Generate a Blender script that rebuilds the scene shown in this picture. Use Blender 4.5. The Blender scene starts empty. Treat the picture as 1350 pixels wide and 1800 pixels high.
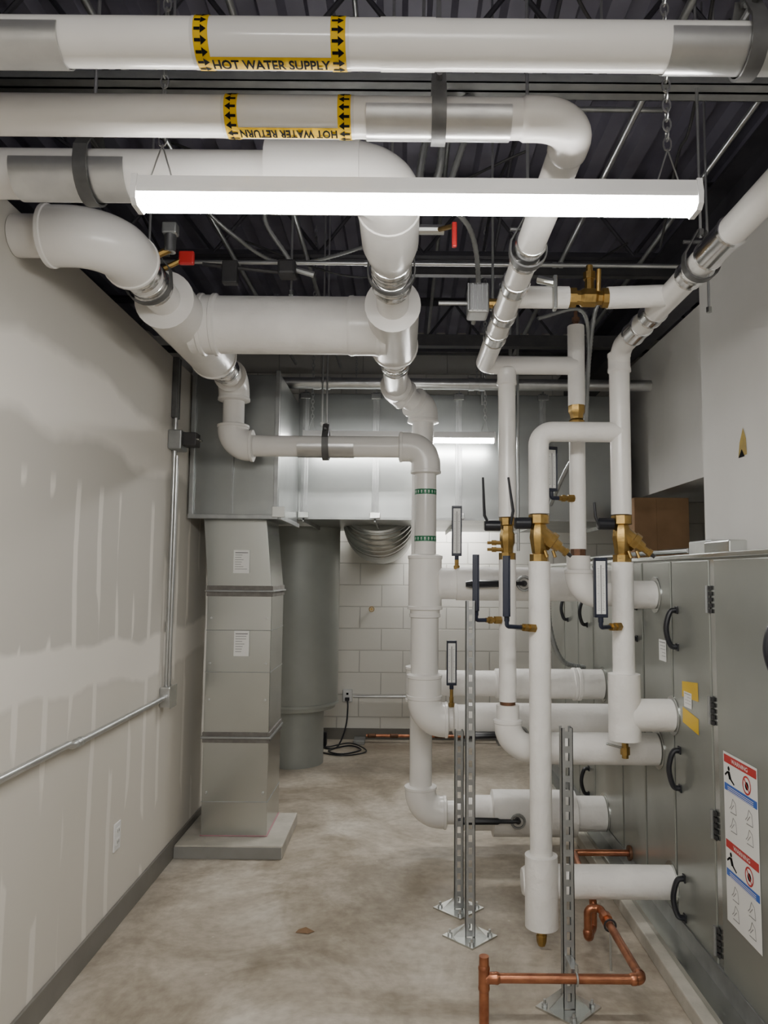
import bpy, math, random
from mathutils import Vector, Matrix
random.seed(4)
V=Vector
# ---------------------------------------------------------------- materials
def new_mat(name):
    m=bpy.data.materials.new(name); m.use_nodes=True
    nt=m.node_tree; b=nt.nodes['Principled BSDF']
    return m,nt,b
def mat(name,col,metal=0.0,rough=0.5,col2=None,nscale=6.0,bump=0.0,bscale=40.0,lo=0.35,hi=0.65,dist=0.01,rvar=0.0,stretch=(1,1,1)):
    m,nt,b=new_mat(name)
    b.inputs['Base Color'].default_value=(*col,1); b.inputs['Metallic'].default_value=metal
    b.inputs['Roughness'].default_value=rough
    N=nt.nodes; L=nt.links
    geo=N.new('ShaderNodeNewGeometry'); mp=N.new('ShaderNodeMapping'); mp.inputs['Scale'].default_value=stretch
    L.new(geo.outputs['Position'],mp.inputs['Vector'])
    if col2 is not None:
        n=N.new('ShaderNodeTexNoise'); n.inputs['Scale'].default_value=nscale; n.inputs['Detail'].default_value=5
        L.new(mp.outputs[0],n.inputs['Vector'])
        r=N.new('ShaderNodeValToRGB'); r.color_ramp.elements[0].position=lo; r.color_ramp.elements[1].position=hi
        r.color_ramp.elements[0].color=(*col,1); r.color_ramp.elements[1].color=(*col2,1)
        L.new(n.outputs['Fac'],r.inputs[0]); L.new(r.outputs[0],b.inputs['Base Color'])
        if rvar>0:
            mr=N.new('ShaderNodeMapRange'); mr.inputs['To Min'].default_value=rough-rvar; mr.inputs['To Max'].default_value=rough+rvar
            L.new(n.outputs['Fac'],mr.inputs['Value']); L.new(mr.outputs[0],b.inputs['Roughness'])
    if bump>0:
        n2=N.new('ShaderNodeTexNoise'); n2.inputs['Scale'].default_value=bscale; n2.inputs['Detail'].default_value=4
        L.new(mp.outputs[0],n2.inputs['Vector'])
        bp=N.new('ShaderNodeBump'); bp.inputs['Strength'].default_value=bump; bp.inputs['Distance'].default_value=dist
        L.new(n2.outputs['Fac'],bp.inputs['Height']); L.new(bp.outputs[0],b.inputs['Normal'])
    return m
M={}
M['pvc']=mat('pvc_jacket_white',(.84,.82,.79),0,.25,(.79,.77,.74),5,bump=.10,bscale=16)
M['canvas']=mat('canvas_insulation_white',(.88,.86,.83),0,.55,(.80,.78,.75),7,bump=.7,bscale=16,dist=.012)
M['film']=mat('clear_label_film',(.68,.665,.64),0,.15)
M['galv']=mat('galvanized_sheet',(.58,.595,.58),.95,.23,(.52,.535,.52),4,bump=.035,bscale=3,rvar=.05,dist=.03,lo=.2,hi=.8)
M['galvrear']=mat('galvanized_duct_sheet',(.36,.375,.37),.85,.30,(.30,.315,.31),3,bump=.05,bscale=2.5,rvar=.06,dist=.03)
M['galvdark']=mat('galvanized_dull',(.38,.39,.39),.75,.42,(.30,.31,.31),12,rvar=.08)
M['chrome']=mat('bright_aluminium_band',(.80,.80,.80),1,.2,(.68,.68,.68),20,rvar=.06)
M['shield']=mat('pipe_shield_steel',(.60,.60,.59),.8,.30,(.52,.52,.52),14,rvar=.06)
M['brass']=mat('brass',(.46,.30,.10),.95,.36,(.32,.21,.07),30,bump=.1,bscale=120)
M['copper']=mat('copper',(.54,.23,.125),.95,.33,(.36,.14,.08),22,rvar=.1)
M['bronze']=mat('brown_bronze',(.20,.10,.055),.6,.5,(.13,.07,.045),30)
M['black']=mat('black_plastic',(.012,.013,.018),0,.35)
M['navy']=mat('navy_painted_case',(.012,.016,.035),0,.35)
M['steelblk']=mat('black_steel',(.03,.03,.033),.3,.5,(.045,.043,.045),15)
M['hanger']=mat('hanger_grey_steel',(.10,.10,.10),.4,.45,(.135,.135,.135),20)
M['deck']=mat('deck_primer_steel',(.30,.29,.37),.15,.5,(.22,.21,.28),3)
M['joist']=mat('joist_paint',(.045,.043,.055),.2,.5,(.06,.058,.07),10)
M['emt']=mat('emt_conduit',(.60,.61,.61),.9,.28,(.52,.53,.53),15)
M['cab']=mat('cabinet_grey_paint',(.345,.36,.335),.6,.30,(.30,.315,.29),2.5,rvar=.05,bump=.04,bscale=4)
M['greyduct']=mat('grey_painted_duct',(.36,.38,.36),.2,.42,(.32,.34,.32),4)
M['sealant']=mat('duct_sealant_grey',(.13,.12,.11),0,.75,(.18,.17,.155),25,bump=.4,bscale=80)
M['yellow']=mat('yellow_tape',(.72,.46,.0),0,.4)
M['ylabel']=mat('yellow_label',(.64,.40,.0),0,.6)
M['tagyellow']=mat('dull_yellow_tag',(.42,.28,.015),0,.6,(.30,.2,.01),25)
M['green']=mat('green_label',(.005,.15,.06),0,.4)
M['ink']=mat('black_ink',(.006,.006,.006),0,.8)
M['ink'].node_tree.nodes['Principled BSDF'].inputs['Specular IOR Level'].default_value=.1
M['ylabel'].node_tree.nodes['Principled BSDF'].inputs['Specular IOR Level'].default_value=.2
M['white']=mat('white_paper',(.80,.80,.78),0,.5)
M['grayink']=mat('grey_print',(.30,.30,.30),0,.6)
M['red']=mat('red_paint',(.50,.02,.02),0,.4)
M['chalk']=mat('faint_pink_marker',(.50,.22,.27),0,.6)
M['blue']=mat('blue_print',(.03,.12,.50),0,.5)
M['enamel']=mat('white_enamel',(.82,.82,.82),0,.35)
M['cardboard']=mat('cardboard',(.24,.14,.07),0,.8,(.20,.115,.055),8)
M['vinyl']=mat('baseboard_vinyl_grey',(.19,.18,.16),0,.45,(.165,.155,.14),6)
M['curb']=mat('concrete_pad',(.52,.49,.43),0,.8,(.38,.36,.31),6,bump=.3,bscale=60)
M['padgrey']=mat('painted_pad_edge',(.26,.255,.24),0,.7,(.22,.215,.2),6)
M['painted']=mat('painted_gypsum',(.78,.765,.735),0,.7,(.72,.705,.675),1.6,bump=.05,bscale=60)
M['dim']=mat('unpainted_dim_wall',(.20,.19,.18),0,.8,(.15,.145,.14),2)

def emis(name,col,s):
    m,nt,b=new_mat(name); b.inputs['Base Color'].default_value=(.9,.9,.9,1)
    b.inputs['Emission Color'].default_value=(*col,1); b.inputs['Emission Strength'].default_value=s; return m
M['lamp']=emis('diffuser_lit',(1,.98,.94),96)

def concrete_floor():
    m,nt,b=new_mat('floor_concrete'); N=nt.nodes; L=nt.links
    geo=N.new('ShaderNodeNewGeometry')
    def noise(sc,det,ro=.5,di=0):
        n=N.new('ShaderNodeTexNoise'); n.inputs['Scale'].default_value=sc; n.inputs['Detail'].default_value=det; n.inputs['Roughness'].default_value=ro; n.inputs['Distortion'].default_value=di
        L.new(geo.outputs['Position'],n.inputs['Vector']); return n
    n1=noise(1.5,9,.70,.6); n2=noise(24,6); n3=noise(.9,6,.65,1.2)
    r=N.new('ShaderNodeValToRGB'); e=r.color_ramp.elements
    e[0].position=.37; e[0].color=(.32,.275,.215,1); e[1].position=.63; e[1].color=(.63,.58,.50,1)
    x=e.new(.5); x.color=(.47,.415,.34,1)
    L.new(n1.outputs['Fac'],r.inputs[0])
    mx=N.new('ShaderNodeMix'); mx.data_type='RGBA'; mx.blend_type='MULTIPLY'; mx.inputs[0].default_value=.55
    r2=N.new('ShaderNodeValToRGB'); r2.color_ramp.elements[0].position=.3; r2.color_ramp.elements[1].position=.6
    r2.color_ramp.elements[0].color=(.66,.64,.61,1); r2.color_ramp.elements[1].color=(1,1,1,1)
    L.new(n2.outputs['Fac'],r2.inputs[0]); L.new(r.outputs[0],mx.inputs[6]); L.new(r2.outputs[0],mx.inputs[7])
    # broad old stains
    r3=N.new('ShaderNodeValToRGB'); r3.color_ramp.elements[0].position=.40; r3.color_ramp.elements[1].position=.52
    r3.color_ramp.elements[0].color=(.68,.65,.60,1); r3.color_ramp.elements[1].color=(1,1,1,1); L.new(n3.outputs['Fac'],r3.inputs[0])
    mx3=N.new('ShaderNodeMix'); mx3.data_type='RGBA'; mx3.blend_type='MULTIPLY'; mx3.inputs[0].default_value=.85
    L.new(mx.outputs[2],mx3.inputs[6]); L.new(r3.outputs[0],mx3.inputs[7])
    vo=N.new('ShaderNodeTexVoronoi'); vo.inputs['Scale'].default_value=7; L.new(geo.outputs['Position'],vo.inputs['Vector'])
    rs=N.new('ShaderNodeValToRGB'); rs.color_ramp.elements[0].position=.02; rs.color_ramp.elements[1].position=.05
    rs.color_ramp.elements[0].color=(.35,.35,.35,1); rs.color_ramp.elements[1].color=(0,0,0,1); L.new(vo.outputs['Distance'],rs.inputs[0])
    m2=N.new('ShaderNodeMix'); m2.data_type='RGBA'; m2.inputs[7].default_value=(.78,.75,.68,1)
    L.new(rs.outputs[0],m2.inputs[0]); L.new(mx3.outputs[2],m2.inputs[6])
    L.new(m2.outputs[2],b.inputs['Base Color'])
    mr=N.new('ShaderNodeMapRange'); mr.inputs['To Min'].default_value=.25; mr.inputs['To Max'].default_value=.58
    L.new(n1.outputs['Fac'],mr.inputs['Value']); L.new(mr.outputs[0],b.inputs['Roughness'])
    bp=N.new('ShaderNodeBump'); bp.inputs['Strength'].default_value=.12; bp.inputs['Distance'].default_value=.005
    L.new(n2.outputs['Fac'],bp.inputs['Height']); L.new(bp.outputs[0],b.inputs['Normal'])
    return m
M['floor']=concrete_floor()

def cmu():
    m,nt,b=new_mat('painted_block'); N=nt.nodes; L=nt.links
    geo=N.new('ShaderNodeNewGeometry'); sp=N.new('ShaderNodeSeparateXYZ'); cb=N.new('ShaderNodeCombineXYZ')
    L.new(geo.outputs['Position'],sp.inputs[0]); L.new(sp.outputs[0],cb.inputs[0]); L.new(sp.outputs[2],cb.inputs[1])
    br=N.new('ShaderNodeTexBrick'); br.inputs['Scale'].default_value=1; br.inputs['Brick Width'].default_value=.4
    br.inputs['Row Height'].default_value=.2; br.inputs['Mortar Size'].default_value=.006; br.inputs['Mortar Smooth'].default_value=.4
    br.inputs['Color1'].default_value=(.83,.81,.755,1); br.inputs['Color2'].default_value=(.80,.78,.725,1); br.inputs['Mortar'].default_value=(.58,.56,.52,1)
    L.new(cb.outputs[0],br.inputs['Vector']); L.new(br.outputs['Color'],b.inputs['Base Color'])
    b.inputs['Roughness'].default_value=.55
    bp=N.new('ShaderNodeBump'); bp.invert=True; bp.inputs['Strength'].default_value=.6; bp.inputs['Distance'].default_value=.006
    L.new(br.outputs['Fac'],bp.inputs['Height']); L.new(bp.outputs[0],b.inputs['Normal'])
    return m
M['cmu']=cmu()

def drywall():
    # unpainted board with joint-compound bands and screw-column strokes
    m,nt,b=new_mat('taped_drywall'); N=nt.nodes; L=nt.links
    geo=N.new('ShaderNodeNewGeometry'); sp=N.new('ShaderNodeSeparateXYZ'); L.new(geo.outputs['Position'],sp.inputs[0])
    def math_(op,a,bb=None,cl=False):
        n=N.new('ShaderNodeMath'); n.operation=op; n.use_clamp=cl
        for i,x in enumerate((a,bb)):
            if x is None: continue
            if isinstance(x,(int,float)): n.inputs[i].default_value=x
            else: L.new(x,n.inputs[i])
        return n.outputs[0]
    ns=N.new('ShaderNodeTexNoise'); ns.inputs['Scale'].default_value=1.5; ns.inputs['Detail'].default_value=4
    L.new(geo.outputs['Position'],ns.inputs['Vector'])
    nf=math_('SUBTRACT',ns.outputs['Fac'],.5)
    y=sp.outputs[1]; z=sp.outputs[2]
    zz=math_('ADD',z,math_('MULTIPLY',nf,.26))
    def band(v,c,w,soft):
        d=math_('ABSOLUTE',math_('SUBTRACT',v,c))
        return math_('DIVIDE',math_('SUBTRACT',w,d),soft,True)
    b1=band(zz,1.12,.10,.025)
    b2=band(zz,2.12,.15,.05)
    # vertical strokes
    yy=math_('ADD',y,math_('MULTIPLY',nf,.08))
    fr=math_('FRACT',math_('DIVIDE',yy,.205))
    vs=math_('DIVIDE',math_('SUBTRACT',.11,math_('ABSOLUTE',math_('SUBTRACT',fr,.5))),.03,True)
    n3=N.new('ShaderNodeTexNoise'); n3.inputs['Scale'].default_value=1.0; n3.inputs['Detail'].default_value=1
    mp=N.new('ShaderNodeMapping'); mp.inputs['Scale'].default_value=(1,4.2,1.5); L.new(geo.outputs['Position'],mp.inputs['Vector']); L.new(mp.outputs[0],n3.inputs['Vector'])
    gate=math_('DIVIDE',math_('SUBTRACT',n3.outputs['Fac'],.47),.02,True)
    lowg=math_('DIVIDE',math_('SUBTRACT',1.85,z),.05,True)
    vs=math_('MULTIPLY',math_('MULTIPLY',vs,gate),lowg)
    mud=math_('MAXIMUM',math_('MAXIMUM',b1,b2),vs)
    base=N.new('ShaderNodeMix'); base.data_type='RGBA'
    base.inputs[6].default_value=(.665,.63,.565,1); base.inputs[7].default_value=(.56,.535,.485,1)
    hi=math_('DIVIDE',math_('SUBTRACT',zz,1.0),.14,True)
    L.new(hi,base.inputs[0])
    mx=N.new('ShaderNodeMix'); mx.data_type='RGBA'; mx.inputs[7].default_value=(.84,.80,.735,1)
    L.new(math_('MULTIPLY',mud,.85),mx.inputs[0]); L.new(base.outputs[2],mx.inputs[6])
    L.new(mx.outputs[2],b.inputs['Base Color']); b.inputs['Roughness'].default_value=.75
    bp=N.new('ShaderNodeBump'); bp.inputs['Strength'].default_value=.15; bp.inputs['Distance'].default_value=.003
    L.new(mud,bp.inputs['Height']); L.new(bp.outputs[0],b.inputs['Normal'])
    return m
M['drywall']=drywall()

# ---------------------------------------------------------------- mesh helpers
COL=bpy.context.scene.collection
def group(name,loc=(0,0,0)):
    e=bpy.data.objects.new(name,None); e.empty_display_size=.05; COL.objects.link(e); return e
def mobj(name,verts,faces,m,parent=None,smooth=True,ang=35):
    me=bpy.data.meshes.new(name); me.from_pydata([tuple(v) for v in verts],[],faces); me.update()
    if smooth:
        for p in me.polygons: p.use_smooth=True
        me.set_sharp_from_angle(angle=math.radians(ang))
    me.materials.append(M[m] if isinstance(m,str) else m)
    o=bpy.data.objects.new(name,me); COL.objects.link(o)
    if parent: o.parent=parent
    return o
def sweep(name,pts,rad,m,parent=None,seg=24,caps=True,smooth=True,rot=0):
    pts=[V(p) for p in pts]; n=len(pts)
    if isinstance(rad,(int,float)): rad=[rad]*n
    tans=[]
    for i in range(n):
        t=V((0,0,0))
        if i>0:
            d=pts[i]-pts[i-1]
            if d.length>1e-7: t+=d.normalized()
        if i<n-1:
            d=pts[i+1]-pts[i]
            if d.length>1e-7: t+=d.normalized()
        if t.length<1e-6: t=tans[-1] if tans else (pts[-1]-pts[0])
        tans.append(t.normalized())
    t=tans[0]; up=V((0,0,1)) if abs(t.z)<.9 else V((0,1,0))
    u=t.cross(up).normalized(); vs=[]; fs=[]
    for i in range(n):
        if i>0:
            q=tans[i-1].rotation_difference(tans[i]); u=q@u
        w=tans[i].cross(u).normalized()
        for k in range(seg):
            a=2*math.pi*k/seg+rot
            vs.append(pts[i]+(u*math.cos(a)+w*math.sin(a))*rad[i])
    for i in range(n-1):
        for k in range(seg):
            a=i*seg+k; b=i*seg+(k+1)%seg
            fs.append((a,b,b+seg,a+seg))
    if caps:
        fs.append(tuple(reversed(range(seg)))); fs.append(tuple(range((n-1)*seg,n*seg)))
    return mobj(name,vs,fs,m,parent,smooth)
def prof(name,p0,d,pr,m,parent=None,seg=24,rot=0):
    p0=V(p0); d=V(d).normalized()
    return sweep(name,[p0+d*t for t,_ in pr],[r for _,r in pr],m,parent,seg,rot=rot)
def cyl(name,a,b,r,m,parent=None,seg=20): return sweep(name,[a,b],r,m,parent,seg)
def fillet(pts,R,n=10):
    pts=[V(p) for p in pts]; out=[pts[0]]
    for i in range(1,len(pts)-1):
        r=R[i-1] if isinstance(R,(list,tuple)) else R
        a,p,b=pts[i-1],pts[i],pts[i+1]
        d1=(a-p).normalized(); d2=(b-p).normalized()
        ang=d1.angle(d2)
        if ang>3.1: out.append(p); continue
        tl=r/math.tan(ang/2)
        c=p+(d1+d2).normalized()*(r/math.sin(ang/2))
        s=(p+d1*tl)-c; e=(p+d2*tl)-c
        tot=s.angle(e); ax=s.cross(e).normalized()
        for k in range(n+1):
            out.append(c+Matrix.Rotation(tot*k/n,3,ax)@s)
    out.append(pts[-1]); return out
def pipe(name,pts,r,m,parent=None,R=.1,seg=28): return sweep(name,fillet(pts,R),r,m,parent,seg)
def elbow(name,A,P,B,R,rc,m,parent,r0=None,ext=.03,bead=True):
    A,P,B=V(A),V(P),V(B); d1=(A-P).normalized(); d2=(B-P).normalized()
    tl=R/math.tan(d1.angle(d2)/2)
    a=P+d1*(tl+ext); b=P+d2*(tl+ext)
    path=fillet([a,P,b],R,12)
    r0=r0 or rc*.85
    bd=.012
    pts=[a+d1*.006]+[a]+[a-d1*bd]+[a-d1*(bd+.003)]+path[1:-1]+[b-d2*(bd+.003)]+[b-d2*bd]+[b]+[b+d2*.006]
    k=len(path)-2; bb=rc*1.045 if bead else rc
    rad=[r0,bb,bb,rc]+[rc]*k+[rc,bb,bb,r0]
    return sweep(name,pts,rad,m,parent,28)
def sleeve(name,a,b,rc,m,parent,r0=None,bead=1.05,bl=.014,seg=28):
    a,b=V(a),V(b); d=(b-a).normalized(); L=(b-a).length; r0=r0 or rc*.85
    pr=[(-.008,r0),(0,rc*bead),(bl,rc*bead),(bl+.004,rc),(L-bl-.004,rc),(L-bl,rc*bead),(L,rc*bead),(L+.008,r0)]
    return prof(name,a,d,pr,m,parent,seg)
def box(name,x0,x1,y0,y1,z0,z1,m,parent=None,bev=0.0,smooth=False):
    vs=[(x,y,z) for x in (x0,x1) for y in (y0,y1) for z in (z0,z1)]
    fs=[(0,1,3,2),(4,6,7,5),(0,4,5,1),(2,3,7,6),(0,2,6,4),(1,5,7,3)]
    o=mobj(name,vs,fs,m,parent,smooth)
    if bev>0:
        md=o.modifiers.new('bev','BEVEL'); md.width=bev; md.segments=2; md.limit_method='ANGLE'
    return o
def shell(name,c,axis,L,r,a0,a1,m,parent,n=20,th=.002):
    # curved metal shield about a pipe; angle 0 = straight down
    c=V(c); ax=V(axis).normalized(); side=V((0,0,1)).cross(ax).normalized(); vs=[];fs=[]
    for e in (-.5,.5):
        for rr in (r,r+th):
            for k in range(n+1):
                a=math.radians(a0+(a1-a0)*k/n)
                vs.append(c+ax*(e*L)+side*(math.sin(a)*rr)-V((0,0,1))*(math.cos(a)*rr))
    s=n+1
    for k in range(n):
        fs+= [(s+k,s+k+1,3*s+k+1,3*s+k),(k,2*s+k,2*s+k+1,k+1),(k,k+1,s+k+1,s+k),(2*s+k,3*s+k,3*s+k+1,2*s+k+1)]
    fs+=[(0,s,3*s,2*s),(n,2*s+n,3*s+n,s+n)]
    return mobj(name,vs,fs,m,parent)
def catmull(pts,n=12):
    P=[V(p) for p in pts]; P=[P[0]*2-P[1]]+P+[P[-1]*2-P[-2]]; out=[]
    for i in range(1,len(P)-2):
        a,b,c,d=P[i-1:i+3]
        for k in range(n):
            t=k/n
            out.append(.5*((2*b)+(c-a)*t+(2*a-5*b+4*c-d)*t*t+(-a+3*b-3*c+d)*t**3))
    out.append(P[-2]); return out
def flex(name,pts,r,m,parent=None,step=.007):
    base=catmull(pts,40); path=[base[0]]; acc=0
    for i in range(1,len(base)):
        acc+=(base[i]-base[i-1]).length
        if acc>=step: path.append(base[i]); acc=0
    rad=[r*(1.0 if i%2 else .82) for i in range(len(path))]
    return sweep(name,path,rad,m,parent,10)
def hanger(parent,c,axis,r,ztop,w=.03,m='hanger',cm='hanger'):
    # clevis strap + threaded rod
    c=V(c); ax=V(axis).normalized(); side=V((0,0,1)).cross(ax).normalized(); up=V((0,0,1))
    pr=[]; rr=r+.004
    H=r+.045
    pr.append((.012,H+.004)); pr.append((rr*.96,r*.55))
    for k in range(15):
        a=math.radians(90-180*k/14); pr.append((math.sin(a)*rr,-math.cos(a)*rr))
    pr.append((-rr*.96,r*.55)); pr.append((-.012,H+.004))
    vs=[];fs=[];n=len(pr); t=.005
    for e in (-.5,.5):
        for off in (0,1):
            for i,(x,z) in enumerate(pr):
                if off:
                    l=math.hypot(x,z); x2=x*(1+t/l); z2=z*(1+t/l)
                else: x2,z2=x,z
                vs.append(c+ax*(e*w)+side*x2+up*z2)
    for k in range(n-1):
        fs+=[(n+k,n+k+1,3*n+k+1,3*n+k),(k,2*n+k,2*n+k+1,k+1),(k,k+1,n+k+1,n+k),(2*n+k,3*n+k,3*n+k+1,2*n+k+1)]
    fs+=[(0,n,3*n,2*n),(n-1,3*n-1,4*n-1,2*n-1)]
    mobj('strap',vs,fs,m,parent,True,30)
    cyl('cross_bolt',c+up*(r+.02)-side*(r*.7+.02),c+up*(r+.02)+side*(r*.7+.02),.006,cm,parent,8)
    sweep('nut',[c+up*(H-.005),c+up*(H+.015)],.012,cm,parent,6)
    cyl('threaded_rod',c+up*(H-.01),V((c.x,c.y,ztop)),.005,'emt',parent,8)
def torus(name,c,ax1,ax2,a,b,r,m,parent,n=14,seg=6):
    pts=[V(c)+V(ax1)*(math.cos(2*math.pi*k/n)*a)+V(ax2)*(math.sin(2*math.pi*k/n)*b) for k in range(n+1)]
    return sweep(name,pts,r,m,parent,seg,caps=False)
def joinobjs(objs,name,parent=None):
    verts=[];faces=[];m=objs[0].data.materials[0]
    for o in objs:
        off=len(verts); verts+=[v.co.copy() for v in o.data.vertices]; faces+=[tuple(i+off for i in p.vertices) for p in o.data.polygons]
    for o in objs: bpy.data.objects.remove(o)
    return mobj(name,verts,faces,m,parent)
def chain(name,a,b,m,parent,link=.032):
    a,b=V(a),V(b); n=max(2,int((b-a).length/(link*.72))); d=(b-a)/n; dn=d.normalized(); os=[]
    s1=dn.cross(V((1,0,0))).normalized() if abs(dn.x)<.9 else dn.cross(V((0,1,0))).normalized(); s2=dn.cross(s1)
    for i in range(n):
        s=s1 if i%2 else s2
        os.append(torus('l',a+d*(i+.5),dn,s,link*.5,link*.28,.0022,m,None,10,5))
    return joinobjs(os,name,parent)
# flat artwork wrapped on a pipe (axis X) or (axis Z)
def wrap(name,v2,faces,c,R,phi0,m,parent,axis='X'):
    vs=[]
    for x,y in v2:
        if axis=='X':
            ph=phi0+y/R; vs.append((c[0]+x,c[1]-R*math.cos(ph),c[2]+R*math.sin(ph)))
        else:
            ph=phi0+x/R; vs.append((c[0]+R*math.sin(ph),c[1]-R*math.cos(ph),c[2]+y))
    return mobj(name,vs,faces,m,parent,False)
def text2d(s,width=None,size=.03,height=None,bold=.03):
    cu=bpy.data.curves.new('t','FONT'); cu.body=s; cu.size=size; cu.resolution_u=3; cu.align_x='CENTER'; cu.align_y='CENTER'
    cu.offset=size*bold
    o=bpy.data.objects.new('t',cu); COL.objects.link(o); bpy.context.view_layer.update()
    dg=bpy.context.evaluated_depsgraph_get(); me=bpy.data.meshes.new_from_object(o.evaluated_get(dg))
    v=[(p.co.x,p.co.y) for p in me.vertices]; f=[tuple(p.vertices) for p in me.polygons]
    bpy.data.objects.remove(o); bpy.data.meshes.remove(me)
    x0=min(a for a,_ in v);x1=max(a for a,_ in v);y0=min(b for _,b in v);y1=max(b for _,b in v)
    s_=(width/(x1-x0)) if width else 1; sy=(height/(y1-y0)) if height else s_
    v=[((a-(x0+x1)/2)*s_,(b-(y0+y1)/2)*sy) for a,b in v]
    return v,f
def arrow2d(L,W,sx=1):
    pts=[(-L/2,-W*.17),(0,-W*.17),(0,-W/2),(L/2,0),(0,W/2),(0,W*.17),(-L/2,W*.17)]
    return [(x*sx,y) for x,y in pts],[(0,1,5,6) if sx>0 else (6,5,1,0),(2,3,4) if sx>0 else (4,3,2)]

# ---------------------------------------------------------------- room shell
XL=-1.21; XC=1.12; YB=6.95; ZD=3.75
box('floor',-3,3.2,-2.6,YB+.1,-.1,0,'floor')
box('wall_left',XL-.12,XL,-2.6,YB,0,2.62,'drywall')
box('wall_back',-3,3.2,YB,YB+.15,0,ZD+.1,'cmu')
box('wall_front',-3,3.2,-2.75,-2.6,0,ZD+.1,'painted')
box('wall_left_outer',-3.1,-3,-2.6,YB,0,ZD+.1,'dim')
box('wall_right_outer',3.2,3.3,-2.6,YB,0,ZD+.1,'dim')
box('wall_right',1.45,1.60,.2,3.58,1.60,3.0,'painted')
box('wall_right_return',1.60,3.2,3.44,3.58,1.60,3.0,'painted')
box('wall_right_bulkhead',1.62,3.2,3.585,5.35,2.04,3.0,'painted')
box('baseboard_left',XL,XL+.012,-2.6,YB-.01,0,.10,'vinyl',bev=.003)
box('baseboard_back',XL+.02,3.1,YB-.012,YB,0,.10,'vinyl',bev=.003)
# ceiling: fluted steel deck, ribs run in depth
vs=[];fs=[];x=-3.0;p=.20;pr=[]
while x<3.2:
    pr+=[(x,ZD),(x+.075,ZD),(x+.10,ZD+.055),(x+.175,ZD+.055)]; x+=p
pr.append((x,ZD))
for y in (-2.6,YB):
    for a,b in pr: vs.append((a,y,b))
n=len(pr)
for i in range(n-1): fs.append((i,n+i,n+i+1,i+1))
mobj('ceiling',vs,fs,'deck',None,False)
box('roof_slab',-3.1,3.3,-2.7,YB+.1,ZD+.06,ZD+.12,'dim')
# joists
for yj in (1.0,2.63,4.13,5.95):
    g=group('bar_joist')
    for dy in (-.028,.028):
        box('bottom_chord',-2.99,3.19,yj+dy-.022,yj+dy+.022,3.30,3.306,'joist',g); s=1 if dy>0 else -1
        box('bottom_chord_leg',-2.99,3.19,yj+s*.006-.003,yj+s*.006+.003,3.30,3.345,'joist',g)
        box('top_chord',-2.99,3.19,yj+dy-.022,yj+dy+.022,ZD-.008,ZD-.001,'joist',g)
        box('top_chord_leg',-2.99,3.19,yj+s*.006-.003,yj+s*.006+.003,ZD-.05,ZD-.003,'joist',g)
    xx=-2.9;k=0;pts=[]
    while xx<3.1:
        pts.append((xx,yj,3.33 if k%2==0 else ZD-.03)); xx+=.30;k+=1
    for a,b in zip(pts[:-1],pts[1:]): cyl('web_bar',a,b,.011,'joist',g,8)
g=group('steel_beam')
box('bottom_flange',1.40,1.60,.2,6.9,3.005,3.02,'joist',g); box('web',1.495,1.505,.2,6.9,3.02,3.28,'joist',g); box('top_flange',1.40,1.60,.2,6.9,3.28,3.295,'joist',g)
# ------------------------------------------------ supply / return mains
XW=XL+.002
def label(parent,c,R,x1,x2,txt,flip,direction,yellowphi):
    cx,cy,cz=c; bw=.0135
    def patch(name,xa,xb,p0,p1,rr,m):
        nn=max(2,int(abs(p1-p0)/8)); v=[];f=[]
        for k in range(nn+1):
            ph=math.radians(p0+(p1-p0)*k/nn)
            for X in (xa,xb): v.append((X,cy-rr*math.cos(ph),cz+rr*math.sin(ph)))
        for k in range(nn): f.append((2*k,2*k+1,2*k+3,2*k+2))
        mobj(name,v,f,m,parent,True)
    patch('clear_film',x1-.02,x2+.02,-125,80,R+.0008,'film')
    for X in (x1,x2):
        patch('yellow_arrow_band',X-bw,X+bw,-180,180,R+.0016,'ylabel')
        for a in range(-180,180,24):
            v,f=arrow2d(.022,.016,direction)
            wrap('flow_arrow',v,f,(X,cy,cz),R+.0024,math.radians(a+6),'ink',parent)
    patch('yellow_text_strip',x1,x2,yellowphi-22,yellowphi+20,R+.0015,'ylabel')
    v,f=text2d(txt,width=(x2-x1)-2*bw-.004,height=.022)
    if flip: v=[(-a,-b) for a,b in v]
    wrap('marker_text',v,f,((x1+x2)/2,cy,cz),R+.0035,math.radians(yellowphi+1),'ink',parent)
ZS=2.475;YS=1.30;RS=.0425
g=group('hot_water_supply_pipe')
XV=.92;YV=3.14
pipe('insulated_run',[(XW,YS,ZS),(XV,YS,ZS),(XV,YV,ZS),(XV,YV,1.76)],RS,'pvc',g,.085)
pipe('insulated_drop',[(XV,YV,1.56),(XV,YV,.84)],.045,'canvas',g)
label(g,(0,YS,ZS),RS,-.373,-.126,'HOT WATER SUPPLY',False,1,-85)
shell('saddle_shield',(-.80,YS,ZS),(1,0,0),.34,RS+.002,-100,100,'shield',g)
shell('saddle_shield',(.61,YS,ZS),(1,0,0),.27,RS+.002,-100,100,'shield',g)
prof('jacket_seam',(-.05,YS,ZS),(1,0,0),[(0,RS),(0,RS+.0015),(.10,RS+.0015),(.10,RS)],'pvc',g)
for y0,y1 in ((2.02,2.20),(2.30,2.36),(2.66,2.74),(2.82,2.95)):
    prof('silver_band',(XV,y0,ZS),(0,1,0),[(0,RS),(.001,RS+.003),(.01,RS+.006),(.014,RS+.003),(y1-y0-.014,RS+.003),(y1-y0-.01,RS+.006),(y1-y0,RS)],'chrome',g)
sleeve('elbow_collar',(XV,YV,ZS-.02),(XV,YV,ZS-.10),RS+.004,'pvc',g)
gh=group('clevis_hanger'); hanger(gh,(.628,YS,ZS),(1,0,0),RS+.004,ZD)
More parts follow.
